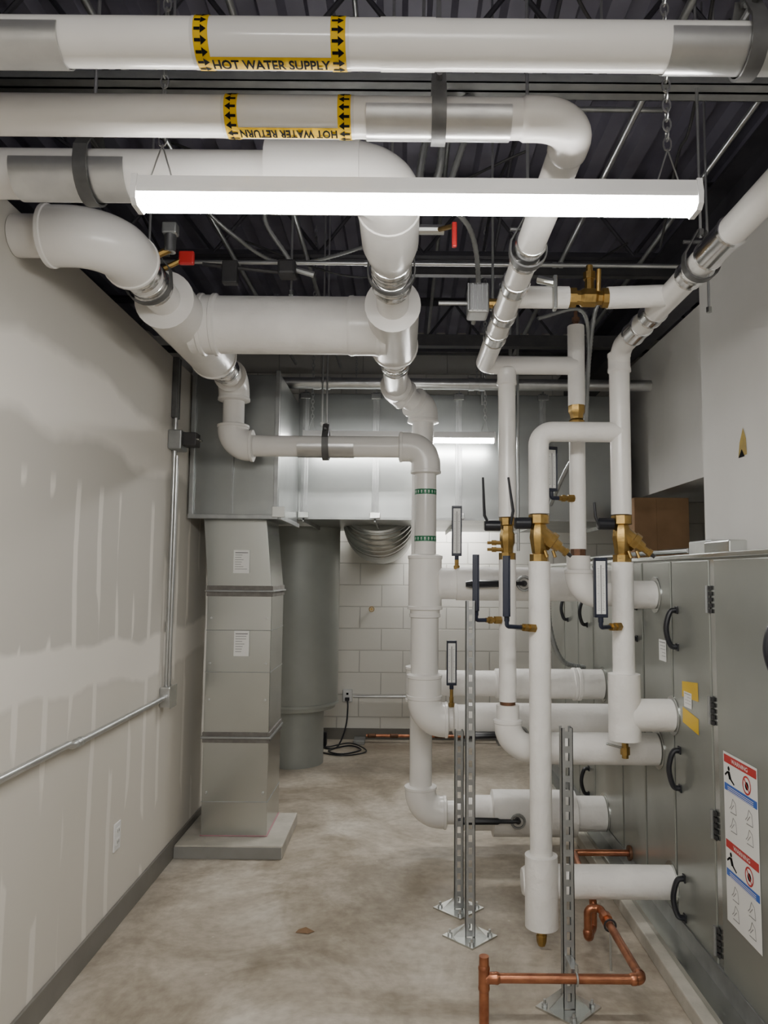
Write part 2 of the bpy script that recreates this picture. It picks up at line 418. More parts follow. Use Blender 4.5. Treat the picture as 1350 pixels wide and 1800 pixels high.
gh=group('clevis_hanger'); hanger(gh,(XV,2.25,ZS),(0,1,0),RS+.006,ZD)
# return
ZR=2.455;YR=1.49;RR=.041;XR=.36;YA=3.33;XA=.463;XB=.78
g=group('hot_water_return_pipe')
pipe('insulated_run',[(XW,YR,ZR),(XR,YR,ZR),(XR,YA,ZR),(XB,YA,ZR)],RR,'pvc',g,[.085,.05])
elbow('elbow_cover',(0,YR,ZR),(XR,YR,ZR),(XR,3,ZR),.085,RR+.004,'pvc',g,bead=False,r0=RR)
label(g,(0,YR,ZR),RR,-.363,-.130,'HOT WATER RETURN',True,-1,-80)
shell('saddle_shield',(.065,YR,ZR),(1,0,0),.30,RR+.002,-95,95,'shield',g)
for y0,y1 in ((2.06,2.20),(2.34,2.42),(2.62,2.70),(2.84,2.95)):
    prof('silver_band',(XR,y0,ZR),(0,1,0),[(0,RR),(.001,RR+.003),(.01,RR+.006),(.014,RR+.003),(y1-y0-.014,RR+.003),(y1-y0-.01,RR+.006),(y1-y0,RR)],'chrome',g)
pipe('drop_a_upper',[(XA,YA,ZR),(XA,YA,1.76)],.039,'pvc',g)
sleeve('tee_collar',(XA,YA,ZR-.02),(XA,YA,ZR-.09),.043,'pvc',g)
pipe('drop_a_lower',[(XA,YA,1.57),(XA,YA,.95)],.038,'canvas',g)
gh=group('clevis_hanger'); hanger(gh,(.065,YR,ZR),(1,0,0),RR+.004,ZD)
gh=group('clevis_hanger'); hanger(gh,(XR,2.13,ZR),(0,1,0),RR+.006,ZD)
# branch A lower to cabinet
g=group('insulated_branch_pipe')
cyl('bronze_union',(XA,YA,.93),(XA,YA,.965),.034,'bronze',g)
pipe('lower_run',[(XA,YA,.935),(XA,YA,.75),(XC-.001,YA,.75)],.05,'pvc',g,.10)
elbow('elbow_cover',(XA,YA,.935),(XA,YA,.75),(XC,YA,.75),.10,.06,'pvc',g,ext=.02)
sleeve('cabinet_run',(XA+.13,YA,.75),(XC-.008,YA,.75),.068,'canvas',g,r0=.05,bead=1.0)
# branch B
g=group('insulated_branch_pipe')
pipe('riser_upper',[(XB,YA,2.64),(XB,YA,2.27)],.038,'canvas',g)
prof('drain_stub',(XB,YA,2.63),(0,0,1),[(0,.012),(.03,.012),(.03,.018),(.05,.018),(.05,.009),(.08,.009)],'bronze',g,8)
prof('brass_union',(XB,YA,2.18),(0,0,1),[(0,.028),(.02,.036),(.03,.028),(.05,.032),(.06,.038),(.09,.038),(.095,.028)],'brass',g,8)
pipe('riser_lower',[(XB,YA,2.18),(XB,YA,1.62)],.036,'canvas',g)
prof('bronze_union',(XB,YA,1.59),(0,0,1),[(0,.034),(.035,.034)],'bronze',g,8)
pipe('cabinet_run',[(XB,YA,1.59),(XB,YA,1.42),(XC-.001,YA,1.42)],.052,'pvc',g,.09)
elbow('elbow_cover',(XB,YA,1.59),(XB,YA,1.42),(XC,YA,1.42),.09,.06,'pvc',g,ext=.015)
sleeve('cabinet_sleeve',(XB+.17,YA,1.42),(XC-.008,YA,1.42),.062,'canvas',g,bead=1.0)
# C cap and tee to cabinet
g=group('insulated_branch_pipe')
prof('end_sleeve',(XV,YV,1.10),(0,0,-1),[(0,.04),(.002,.065),(.27,.066),(.275,.05),(.276,.01)],'canvas',g)
prof('drain_nipple',(XV,YV,.83),(0,0,-1),[(0,.014),(.03,.014),(.03,.02),(.06,.02),(.06,.014),(.075,.014)],'brass',g,8)
cyl('drain_lever',(XV-.08,YV-.01,.815),(XV-.02,YV-.01,.80),.005,'galv',g,8)
sleeve('cabinet_run',(XV+.02,YV,.93),(XC-.008,YV,.93),.066,'canvas',g,bead=1.0)
# D
XD=.571
g=group('insulated_branch_pipe')
pipe('riser_upper',[(XV,YV,2.113),(XD,YV,2.113),(XD,YV,1.76)],.043,'canvas',g,.06)
pipe('riser_lower',[(XD,YV,1.56),(XD,YV,.36)],.045,'canvas',g)
prof('end_sleeve',(XD,YV,.37),(0,0,-1),[(0,.04),(.002,.066),(.28,.067),(.285,.05),(.286,.01)],'canvas',g)
prof('drain_nipple',(XD,YV,.085),(0,0,-1),[(0,.018),(.025,.018),(.03,.022),(.055,.02),(.07,.014)],'brass',g,8)
prof('cabinet_run',(XD-.075,YV+.05,.245),(1,0,0),[(0,.02),(.004,.05),(.03,.066),(XC-XD+.074,.066)],'canvas',g)
# bypass with brass valve
g=group('bypass_pipe')
sweep('left_leg',[(XR,2.52,2.465),(.565,2.52,2.465)],.038,'canvas',g)
sweep('right_leg',[(.70,2.52,2.465),(XV,2.52,2.475)],.038,'canvas',g)
prof('brass_valve_body',(.56,2.52,2.465),(1,0,0),[(0,.03),(0,.036),(.03,.036),(.032,.026),(.045,.026),(.055,.034),(.095,.034),(.105,.026),(.12,.026),(.122,.036),(.15,.036),(.15,.03)],'brass',g,8)
prof('valve_stem',(.64,2.52,2.48),(0,0,1),[(0,.018),(.05,.016),(.05,.022),(.075,.022),(.075,.012),(.10,.012)],'brass',g,8)
cyl('test_port',(.665,2.50,2.48),(.665,2.49,2.555),.008,'brass',g,8)

# ------------------------------------------------ big mains
g=group('heating_main_pipe')
Z3=2.53;Y3=1.86;XM=-.05;XBR=.105;YBR=4.22
P1=(XM,4.08,Z3);P2=(XBR,YBR,2.45)
pipe('cross_run',[(XW,Y3,Z3),(XM,Y3,Z3),P1,P2,(XBR,YBR,.20),(XC-.001,YBR,.20)],.062,'pvc',g,[.11,.06,.05,.11])
prof('tee_cover',(-.36,Y3,Z3),(1,0,0),[(0,.064),(.002,.094),(.20,.094),(.24,.094)],'pvc',g)
elbow('elbow_cover',(-.5,Y3,Z3),(XM,Y3,Z3),(XM,3,Z3),.11,.088,'pvc',g,ext=.05)
sweep('reducer_cover',[(XM,2.0,Z3),(XM,2.24,Z3),(XM,2.33,Z3),(XM,2.345,Z3)],[.088,.088,.074,.066],'pvc',g,28)
def bands(parent,X,Z,r,lst):
    for y0,y1 in lst:
        L=y1-y0; prof('silver_band',(X,y0,Z),(0,1,0),[(0,r),(.002,r+.004),(.012,r+.008),(.018,r+.004),(L*.5-.004,r+.004),(L*.5,r+.007),(L*.5+.004,r+.004),(L-.018,r+.004),(L-.012,r+.008),(L-.002,r+.004),(L,r)],'chrome',parent)
bands(g,XM,Z3,.063,[(2.37,2.45),(2.48,2.60),(3.36,3.46),(3.50,3.62)])
sleeve('tee_sleeve',(XM,2.78,Z3),(XM,3.30,Z3),.103,'pvc',g,r0=.066)
elbow('elbow_cover',(XM,3.7,Z3),P1,P2,.06,.082,'pvc',g,ext=.045)
elbow('elbow_cover',P1,P2,(XBR,YBR,2.0),.05,.086,'pvc',g,ext=.045)
sleeve('tee_cover',(XBR,YBR,.99),(XBR,YBR,.80),.085,'pvc',g,r0=.064)
sleeve('branch_upper',(XBR,YBR,.90),(XC-.008,YBR,.90),.070,'canvas',g,bead=1.0)
sleeve('branch_jacket',(.52,YBR,.90),(XC-.009,YBR,.90),.082,'canvas',g,bead=1.0,r0=.07)
sleeve('branch_collar',(.95,YBR,.90),(.99,YBR,.90),.086,'canvas',g)
elbow('elbow_cover',(XBR,YBR,.6),(XBR,YBR,.20),(.6,YBR,.20),.11,.085,'pvc',g,ext=.03)
sleeve('branch_lower',(.34,YBR,.20),(XC-.008,YBR,.20),.092,'canvas',g,bead=1.0)
sleeve('valve_wrap',(.50,YBR,.20),(.95,YBR,.20),.122,'canvas',g,r0=.095,bead=1.0)
shell('saddle_shield',(-.86,Y3,Z3),(1,0,0),.29,.066,-100,100,'shield',g)
gh=group('clevis_hanger'); hanger(gh,(-.82,Y3,Z3),(1,0,0),.070,ZD,w=.035)
gh=group('clevis_hanger'); hanger(gh,(XM,2.46,Z3),(0,1,0),.074,ZD)

g=group('heating_main_pipe')
Z4=2.535;Y4=2.23;X4=-.92;YF=3.95;XF=.115;ZL=2.18
pipe('main_run',[(XW,Y4,Z4),(X4,Y4,Z4),(X4,YF,Z4)],.065,'pvc',g,.13)
pipe('lower_offset',[(X4,YF-.05,Z4),(X4,YF,Z4),(X4,YF,ZL),(XF,YF,ZL),(XF,YF,.75),(XC-.001,YF,.75)],.057,'pvc',g,[.04,.09,.09,.10])
elbow('elbow_cover',(-2,Y4,Z4),(X4,Y4,Z4),(X4,3,Z4),.13,.092,'pvc',g,r0=.066,ext=.06)
bands(g,X4,Z4,.065,[(2.44,2.52),(2.55,2.65),(3.56,3.66),(3.68,3.75)])
sleeve('tee_sleeve',(X4,2.76,Z4),(X4,3.50,Z4),.108,'pvc',g,r0=.07)
elbow('elbow_cover',(X4,3.6,Z4),(X4,YF,Z4),(X4,YF,2.2),.09,.082,'pvc',g,ext=.02)
elbow('elbow_cover',(X4,YF,2.5),(X4,YF,ZL),(0,YF,ZL),.09,.082,'pvc',g,ext=.02)
elbow('elbow_cover',(-.6,YF,ZL),(XF,YF,ZL),(XF,YF,1.5),.09,.078,'pvc',g,ext=.05)
shell('saddle_shield',(-.42,YF,ZL),(1,0,0),.30,.059,-95,95,'shield',g)
for z in (1.938,1.69):
    prof('green_arrow_band',(XF,YF,z-.014),(0,0,1),[(0,.0575),(0,.0585),(.028,.0585),(.028,.0575)],'green',g)
    for a in range(-80,90,19):
        v,f=arrow2d(.018,.010); v=[(b,a_) for a_,b in v]; f=[tuple(reversed(q)) for q in f]
        wrap('flow_arrow',v,f,(XF,YF,z),.0592,math.radians(a),'white',g,'Z')
prof('clear_film',(XF,YF,1.70),(0,0,1),[(0,.0570),(0,.0576),(.23,.0576),(.23,.0570)],'film',g)
sleeve('tee_cover',(XF,YF,1.60),(XF,YF,1.32),.088,'pvc',g,r0=.066)
sleeve('tee_collar',(XF,YF,1.36),(XF,YF,1.28),.078,'pvc',g)
sweep('riser_jacket',[(XF,YF,1.3),(XF,YF,.98)],.072,'pvc',g,28)
sleeve('tee_cover',(XF,YF,.98),(XF,YF,.86),.088,'pvc',g)
sleeve('branch_neck',(XF+.07,YF,1.455),(.30,YF,1.455),.082,'canvas',g,bead=1.03)
sleeve('branch_upper',(.28,YF,1.455),(XC-.008,YF,1.455),.088,'canvas',g,bead=1.0)
elbow('elbow_cover',(XF,YF,1.2),(XF,YF,.75),(.6,YF,.75),.10,.088,'pvc',g,ext=.02)
sleeve('branch_lower',(.34,YF,.75),(XC-.008,YF,.75),.088,'canvas',g,bead=1.0)
sleeve('branch_neck',(.27,YF,.75),(.36,YF,.75),.078,'canvas',g)
gh=group('clevis_hanger'); hanger(gh,(-.42,YF,ZL),(1,0,0),.066,ZD,w=.035)
gh=group('clevis_hanger'); hanger(gh,(X4,2.58,Z4),(0,1,0),.076,ZD)

g=group('header_crossover_pipe')
YH=3.03
sweep('insulated_header',[(X4+.03,YH,Z3),(XM-.03,YH,Z3)],.118,'canvas',g,36)
sleeve('end_sleeve',(-.23,YH,Z3),(XM-.06,YH,Z3),.121,'pvc',g,r0=.118,bead=1.02)
sleeve('end_sleeve',(X4+.07,YH,Z3),(X4+.14,YH,Z3),.122,'pvc',g,r0=.118)

# lever handles on butterfly valves
def lever(name,p,d,L):
    g=group(name); p=V(p); d=V(d).normalized()
    sweep('handle_grip',[p,p+d*(L*.12),p+d*(L*.3),p+d*(L*.34),p+d*(L*.9),p+d*L],[.010,.012,.012,.018,.020,.014],'black',g,8)
    torus('notch_plate',p,(1,0,0),(0,0,1),.035,.035,.007,'galvdark',g,14,6)
    sweep('valve_neck',[p,p+V((0,.06,0))],.016,'steelblk',g,10)
lever('valve_lever',(.62,3.84,1.46),(-1,0,-.02),.30)
lever('valve_lever',(.60,3.84,.70),(-1,0,-.03),.26)
lever('valve_lever',(.62,4.075,.20),(-1,0,0),.32)

# ------------------------------------------------ brass valves
def ball_valve(p):
    g=group('brass_ball_valve'); p=V(p)
    prof('body',p+V((0,0,-.095)),(0,0,1),[(0,.03),(.0,.038),(.03,.038),(.032,.026),(.06,.028),(.075,.034),(.115,.034),(.125,.028),(.15,.028),(.155,.036),(.185,.036),(.19,.03)],'brass',g,8)
    for dz in (-.05,-.02): prof('test_port',p+V((-.02,-.005,dz)),(-1,0,0),[(0,.009),(.03,.009),(.03,.012),(.05,.012),(.05,.007),(.07,.007)],'brass',g,8)
    prof('black_knob',p+V((-.03,-.02,.055)),(-1,0,0),[(0,.015),(.005,.024),(.07,.024),(.075,.02)],'black',g,16)
    sweep('lever_handle',[p+V((-.085,-.03,.06)),p+V((-.105,-.03,.10)),p+V((-.112,-.03,.27))],[.006,.007,.005],'black',g,8)
    sweep('lever_handle',[p+V((.01,-.04,.06)),p+V((.02,-.045,.12)),p+V((.0,-.04,.27))],[.006,.007,.005],'black',g,8)
def y_valve(p,k=True):
    g=group('brass_balancing_valve'); p=V(p)
    prof('body',p+V((0,0,-.10)),(0,0,1),[(0,.03),(0,.040),(.03,.040),(.034,.030),(.06,.034),(.10,.040),(.14,.036),(.155,.030),(.16,.044),(.195,.044),(.20,.03)],'brass',g,8)
    d=V((1,-.12,-.78)).normalized()
    prof('y_leg',p+V((.005,-.005,.02)),d,[(0,.034),(.045,.034),(.045,.040),(.07,.040),(.072,.026),(.10,.022),(.10,.014),(.125,.014),(.125,.018),(.14,.018)],'brass',g,8)
    prof('stem_cap',p+V((.005,-.005,.02))+d*.14,d,[(0,.008),(.02,.008)],'steelblk',g,8)
    for dx in (-.012,.022): prof('test_port',p+V((dx+.03,-.03,-.055)),(.3,-.2,-1),[(0,.007),(.03,.007)],'brass',g,8)
    prof('black_knob',p+V((-.035,-.01,.06)),(-1,0,0),[(0,.016),(.004,.025),(.065,.025),(.07,.021)],'black',g,16)
    if k: sweep('lever_handle',[p+V((-.10,-.02,.05)),p+V((-.115,-.02,.09)),p+V((-.12,-.02,.15))],[.006,.007,.005],'black',g,8)
ball_valve((XA,YA,1.665)); y_valve((XD,YV,1.66),False); y_valve((XV,YV,1.66))

# ------------------------------------------------ thermometers
def thermo(p,face,H,stem):
    # p = bottom centre of case, face = unit dir (horizontal), stem = list of points to well
    g=group('industrial_thermometer'); p=V(p); f=V(face).normalized(); s=V((0,0,1)).cross(f).normalized(); up=V((0,0,1))
    def bx(name,s0,s1,f0,f1,z0,z1,m):
        vs=[p+s*a+f*b+up*c for a in (s0,s1) for b in (f0,f1) for c in (z0,z1)]
        o=mobj(name,vs,[(0,1,3,2),(4,6,7,5),(0,4,5,1),(2,3,7,6),(0,2,6,4),(1,5,7,3)],m,g,False)
        md=o.modifiers.new('b','BEVEL'); md.width=.002; md.segments=2
    w=.026
    bx('case',-w,w,-.016,.008,0,H,'navy'); 
    bx('rim_l',-w,-w+.006,.008,.014,0,H,'navy'); bx('rim_r',w-.006,w,.008,.014,0,H,'navy'); bx('rim_t',-w,w,.008,.014,H-.012,H,'navy'); bx('rim_b',-w,w,.008,.014,0,.012,'navy')
    bx('scale_plate',-w+.007,w-.007,.0081,.0095,.014,H-.014,'white')
    vs=[];fs=[]
    k=0; n=26
    for i in range(n):
        z=.03+(H-.075)*i/(n-1); L=.008 if i%5==0 else .005
        for sg in (-1,1):
            a=sg*.006; b=sg*(.006+L); q=p+f*.0100+up*z; o=len(vs)
            vs+= [q+s*a-up*.0006,q+s*b-up*.0006,q+s*b+up*.0006,q+s*a+up*.0006]; fs.append((o,o+1,o+2,o+3))
    mobj('scale_marks',vs,fs,'ink',g,False)
    sweep('glass_tube',[p+f*.0108+up*.016,p+f*.0108+up*(H-.03)],.0022,'grayink',g,8)
    st=[V(q) for q in stem]
    sweep('case_neck',[p+up*.002,p-up*.02],.011,'navy',g,12)
    sweep('well_elbow',fillet([p-up*.015]+st,.012) if len(st)>1 else [p-up*.015]+st,.009,'navy' if len(st)>1 else 'brass',g,12)
    if len(st)>1:
        d=(st[-1]-st[-2]).normalized(); q=st[-1]
        prof('brass_well',q-d*.06,d,[(0,.012),(.012,.012),(.013,.017),(.028,.017),(.029,.012),(.04,.012),(.041,.018),(.07,.018)],'brass',g,6)
    else:
        prof('brass_well',st[0]+V((0,0,.0)),(0,0,1),[(0,.016),(.02,.016),(.021,.011),(.05,.011)],'brass',g,8)
thermo((.28,3.93,1.60),(0,-1,0),.265,[(.28,3.93,1.53)])
thermo((.255,3.93,.93),(0,-1,0),.23,[(.255,3.93,.82)])
thermo((.795,3.02,1.335),(0,-1,0),.24,[(.795,3.02,1.295),(.885,3.09,1.295)])
thermo((.318,3.27,1.345),(1,-.1,0),.245,[(.318,3.27,1.305),(.42,3.30,1.305)])
thermo((.420,3.04,1.335),(1,-.1,0),.245,[(.420,3.04,1.295),(.535,3.10,1.285)])
thermo((.655,3.30,1.875),(.3,-1,0),.20,[(.655,3.30,1.845),(.75,3.31,1.845)])

# ------------------------------------------------ light fixtures
def fixture(x0,x1,y,zb,chains=True):
    g=group('strip_light_fixture')
    # housing: channel ; diffuser: rounded lens below
    def extr(name,pr,m,xa,xb):
        n=len(pr); vs=[(xa,y+a,zb+b) for a,b in pr]+[(xb,y+a,zb+b) for a,b in pr]
        fs=[(i,(i+1)%n,n+(i+1)%n,n+i) for i in range(n)]+[tuple(range(n-1,-1,-1)),tuple(range(n,2*n))]
        return mobj(name,vs,fs,m,g,False)
    extr('housing',[(-.033,.024),(-.033,.034),(-.026,.064),(.026,.064),(.033,.034),(.033,.024)],'enamel',x0,x1)
    extr('diffuser',[(-.030,.0238),(-.030,.010),(-.020,0),(.020,0),(.030,.010),(.030,.0238)],'lamp',x0+.012,x1-.012)
    ec=[(-.036,.034),(-.034,.008),(-.022,-.003),(.022,-.003),(.034,.008),(.036,.034),(.029,.067),(-.029,.067)]
    extr('end_cap',ec,'enamel',x0,x0+.012); extr('end_cap',ec,'enamel',x1-.012,x1)
    for xx in (x0+.055,x1-.065):
        top=(xx,y,zb+.15)
        for dx in (-.028,.028): cyl('hanger_wire',(xx+dx,y,zb+.06),top,.0018,'emt',g,6)
        chain('hanger_chain',top,(xx,y,ZD),'emt',g)
fixture(-.605,.65,1.60,2.308)
fixture(-.64,.575,4.66,2.335)
fixture(-.61,.61,-.45,2.62)  # unseen fill light added behind the camera to brighten the room
fixture(-.61,.61,-1.8,2.62)  # second added fill light, out of view farther behind the camera
fixture(-.50,.72,6.68,2.05)  # added fill light hidden by the rear duct, brightens the block wall

# ------------------------------------------------ ducts
g=group('rectangular_duct')
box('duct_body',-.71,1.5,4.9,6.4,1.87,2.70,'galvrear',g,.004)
for X in (-.66,-.19,.36,.92,1.45):
    box('flange_front',X-.004,X+.004,4.872,4.9,1.85,2.72,'galvdark',g); box('flange_bottom',X-.004,X+.004,4.872,6.4,1.842,1.87,'galvdark',g)
    box('flange_clip',X-.022,X+.022,4.890,4.9,1.86,2.71,'galvdark',g,.002)
    for zz in (1.885,2.68): box('corner_clip',X-.035,X+.035,4.868,4.888,zz-.02,zz+.02,'galv',g,.003)
box('bottom_lip',-.71,1.5,4.888,4.9,1.858,1.872,'galvdark',g)
g=group('duct_plenum')
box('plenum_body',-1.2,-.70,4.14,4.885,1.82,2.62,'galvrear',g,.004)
for X in (-1.185,-.715): box('flange',X-.012,X+.012,4.12,4.14,1.80,2.64,'galvdark',g,.002)
box('flange_bottom',-1.2,-.70,4.118,4.14,1.80,1.825,'galvdark',g,.002)
box('flange_side',-.70,-.685,4.14,4.88,1.80,1.825,'galvdark',g,.002)
box('standing_seam',-.965,-.955,4.128,4.14,1.83,2.60,'galvdark',g)
box('corner_clip',-.73,-.66,4.108,4.122,1.81,1.87,'galv',g,.002)
# drop duct
g=group('duct_drop')
def frust(name,b0,b1,z0,z1,m):
    (x0,x1,y0,y1)=b0; (X0,X1,Y0,Y1)=b1
    vs=[(x0,y0,z0),(x1,y0,z0),(x1,y1,z0),(x0,y1,z0),(X0,Y0,z1),(X1,Y0,z1),(X1,Y1,z1),(X0,Y1,z1)]
    o=mobj(name,vs,[(3,2,1,0),(4,5,6,7),(0,1,5,4),(1,2,6,5),(2,3,7,6),(3,0,4,7)],m,g,False)
    md=o.modifiers.new('b','BEVEL'); md.width=.003; md.segments=2
B=(-1.095,-.735,4.20,4.60)
frust('lower_section',B,B,.07,.60,'galv'); frust('middle_section',B,B,.60,1.40,'galv')
frust('upper_offset',B,(-1.13,-.775,4.20,4.60),1.40,1.805,'galv')
def ring(z0,z1,e,m,nm):
    frust(nm,(B[0]-e,B[1]+e,B[2]-e,B[3]+e),(B[0]-e,B[1]+e,B[2]-e,B[3]+e),z0,z1,m)
ring(.568,.625,.006,'sealant','sealed_joint'); ring(.59,.602,.014,'galvdark','joint_flange')
ring(1.370,1.430,.006,'sealant','sealed_joint'); ring(1.395,1.405,.014,'galvdark','joint_flange')
for z in (.25,.95,1.18): ring(z,z+.004,.003,'galvdark','cross_break')
ring(.070,.074,.004,'chalk','marker_line')
for z in (.3,.8,1.0,1.25):
    for x in (-1.07,-.76): cyl('sheet_metal_screw',(x,4.19,z),(x,4.199,z),.006,'emt',g,8)
def paper(name,pl,u0,u1,z0,z1,c,rows=8):
    g=group(name)
    def q(a,b,c_,d,e,m,nm):
        if pl=='Y': v=[(a,e,c_),(b,e,c_),(b,e,d),(a,e,d)]; f=[(0,1,2,3)]
        else: v=[(e,a,c_),(e,b,c_),(e,b,d),(e,a,d)]; f=[(3,2,1,0)]
        mobj(nm,v,f,m,g,False)
    q(u0,u1,z0,z1,c-.0008,'white','sheet')
    w=u1-u0;h=z1-z0
    for i in range(rows):
        zz=z1-h*(.12+.8*i/rows); l=.8 if i==0 else random.uniform(.35,.8)
        q(u0+w*.1,u0+w*.1+w*l,zz-h*.012,zz+h*.012,c-.0016,'ink' if i==0 else 'grayink','print_line')
    return q
paper('duct_tag',"Y",-.955,-.865,1.50,1.63,4.196)
paper('duct_tag',"Y",-.94,-.855,1.04,1.18,4.196)
g=group('housekeeping_pad'); box('pad_slab',XL+.013,-.625,4.062,4.62,0,.068,'curb',g,.006); box('painted_face',XL+.014,-.63,4.056,4.061,.002,.060,'padgrey',g)
g=group('return_air_drop')
XG=-.86;YG=6.1
sweep('round_body',[(XG,YG,1.868),(XG,YG,.50),(XG,YG,.44),(XG,YG,.42),(XG,YG,.0)],[.34,.34,.32,.23,.23],'greyduct',g,48)
prof('seam_ring',(XG,YG,.47),(0,0,1),[(0,.34),(.0,.346),(.02,.346),(.02,.34)],'greyduct',g,48)
g=group('spiral_duct_elbow')
cx=-.20; pp=[];rd=[]
for i,q in enumerate(catmull([(cx,5.75,2.05),(cx,5.95,1.92),(cx,6.3,1.88),(cx,6.93,1.88)],16)):
    pp.append(q); rd.append(.285 if i%3 else .272)
sweep('ribbed_elbow',pp,rd,'galv',g,40)

# ceiling-level conduit in front of the duct
g=group('electrical_conduit'); 
cyl('large_conduit',(XL+.02,4.62,2.70),(1.55,4.62,2.70),.036,'emt',g)
for X in (-.52,-.1,.45): prof('coupling',(X-.05,4.62,2.70),(1,0,0),[(0,.036),(0,.042),(.035,.042),(.036,.038),(.064,.038),(.065,.042),(.10,.042),(.10,.036)],'emt',g)
def emt(pts,r=.011,R=.06,couple=(),m='emt',nm='electrical_conduit'):
    g=group(nm); sweep('tube',fillet(pts,R),r,m,g,12)
    for c,d in couple: prof('coupling',c,d,[(0,r),(0,r+.004),(.018,r+.004),(.018,r+.002),(.032,r+.002),(.032,r+.004),(.05,r+.004),(.05,r)],m,g,12)
emt([(.84,1.7,3.2),(.84,6.2,3.2)],.013)
emt([(-.55,1.5,3.25),(-.55,6.2,3.25)],.012)
emt([(-1.0,1.0,3.22),(-.9,6,3.22)],.012)
emt([(1.25,2.0,3.2),(1.3,6.2,3.2)],.012)
emt([(-1.6,2.0,3.62),(-.2,2.05,3.62),(-.2,5.6,3.62)],.010)
emt([(1.15,3.2,3.60),(.2,3.2,3.60),(.2,6.4,3.60)],.012)
emt([(-2.8,3.45,2.98),(1.38,3.45,2.98)],.010,couple=(((-.2,3.45,2.98),(1,0,0)),((.7,3.45,2.98),(1,0,0))))
emt([(.50,3.62,2.99),(.50,4.75,2.99),(.50,4.75,2.60)],.010)
emt([(.655,4.55,3.3),(.655,4.55,1.65)],.011); emt([(.70,4.55,3.3),(.70,4.55,1.65)],.009)
for y,z in ((2.25,3.05),(2.34,3.08)):
    g=group('strut_channel')
    box('channel_web',-2.9,1.39,y-.02,y+.02,z,z+.004,'galvdark',g); box('channel_side',-2.9,1.39,y-.02,y-.017,z,z+.03,'galvdark',g); box('channel_side',-2.9,1.39,y+.017,y+.02,z,z+.03,'galvdark',g)
for X,Y,zb in ((-.75,2.25,3.08),(.05,2.25,3.08),(.62,2.25,3.08),(1.0,2.3,3.08),(1.15,2.75,2.5),(-.45,4.0,2.3),(.33,2.75,2.5),(-.48,3.03,2.66)):
    g=group('threaded_hanger_rod'); cyl('rod',(X,Y,zb),(X,Y,ZD),.005,'emt',g,8); sweep('nut',[(X,Y,zb-.0),(X,Y,zb+.02)],.011,'galv',g,6)
g=group('strut_channel'); box('channel',.0,1.39,3.62,3.66,3.0,3.04,'steelblk',g)
g=group('strut_channel'); box('channel',-1.2,1.39,4.4,4.46,2.88,2.95,'steelblk',g)
g=group('junction_box'); box('box_body',-.34,-.22,2.68,2.78,3.18,3.30,'galvdark',g,.004); box('cover',-.335,-.225,2.675,2.68,3.185,3.295,'galv',g,.002)
g=group('junction_box'); box('box_body',.28,.40,2.50,2.60,3.32,3.42,'galvdark',g,.004); box('cover',.285,.395,2.495,2.50,3.325,3.415,'galv',g,.002)
# joist bridging
for X in (-1.6,.5):
    g=group('joist_bridging')
    for ya,yb in ((1.0,2.63),(2.63,4.13),(4.13,5.95)):
        cyl('bridging_bar',(X,ya,3.32),(X,yb,3.70),.009,'joist',g,6); cyl('bridging_bar',(X,ya,3.70),(X,yb,3.32),.009,'joist',g,6)

# flexible conduits
for pts,r in (([(.34,2.5,3.35),(.22,2.35,3.1),(.13,2.3,2.98),(.10,2.3,2.78),(.04,2.35,2.72)],.014),
              ([(.30,2.6,3.4),(.17,2.4,3.1),(.07,2.35,2.95),(.03,2.35,2.72)],.014),
              ([(.28,2.6,3.4),(.25,2.45,3.15),(.20,2.4,2.98),(.14,2.4,2.80)],.012),
              ([(.09,2.3,2.72),(.22,2.5,2.70),(.27,2.7,2.6),(.27,2.9,2.5)],.010),
              ([(1.0,3.5,2.85),(.93,3.55,2.80),(.90,3.6,2.5),(.90,3.7,2.2),(.85,3.9,2.05),(.83,4.2,1.9)],.012),
              ([(.62,3.4,2.7),(.83,3.45,2.76),(.88,3.5,2.6),(.86,3.5,2.2)],.010),
              ([(-.28,2.73,3.18),(-.35,2.75,3.0),(-.55,2.8,2.9),(-.46,2.84,2.73)],.010),
              ([(-1.0,3.2,3.22),(-.8,3.3,3.05),(-.6,3.5,3.0),(-.3,3.6,3.1),(.0,3.7,3.28)],.010),
              ([(.86,4.45,1.5),(.87,4.45,1.2),(.95,4.5,1.0),(1.1,4.55,.95)],.016)):
    g=group('flexible_conduit'); flex('armored_cable',pts,r,'galvdark',g)
for pts in ([(-1.1,2.9,3.3),(-.7,2.95,3.18),(-.4,3.05,3.22),(0,3.1,3.12),(.5,3.0,3.28)],[(-.9,3.9,3.3),(-.3,3.95,3.12),(.2,4.0,3.2),(.8,3.9,3.1),(1.2,3.9,3.3)],[(.9,2.0,3.3),(1.0,2.5,3.1),(1.1,2.9,3.2),(1.2,3.4,3.05)],[(.35,1.8,3.5),(.5,2.1,3.25),(.75,2.3,3.2),(1.1,2.4,3.4)]):
    g=group('low_voltage_cable'); sweep('cable',catmull(pts,10),.006,'steelblk',g,8)

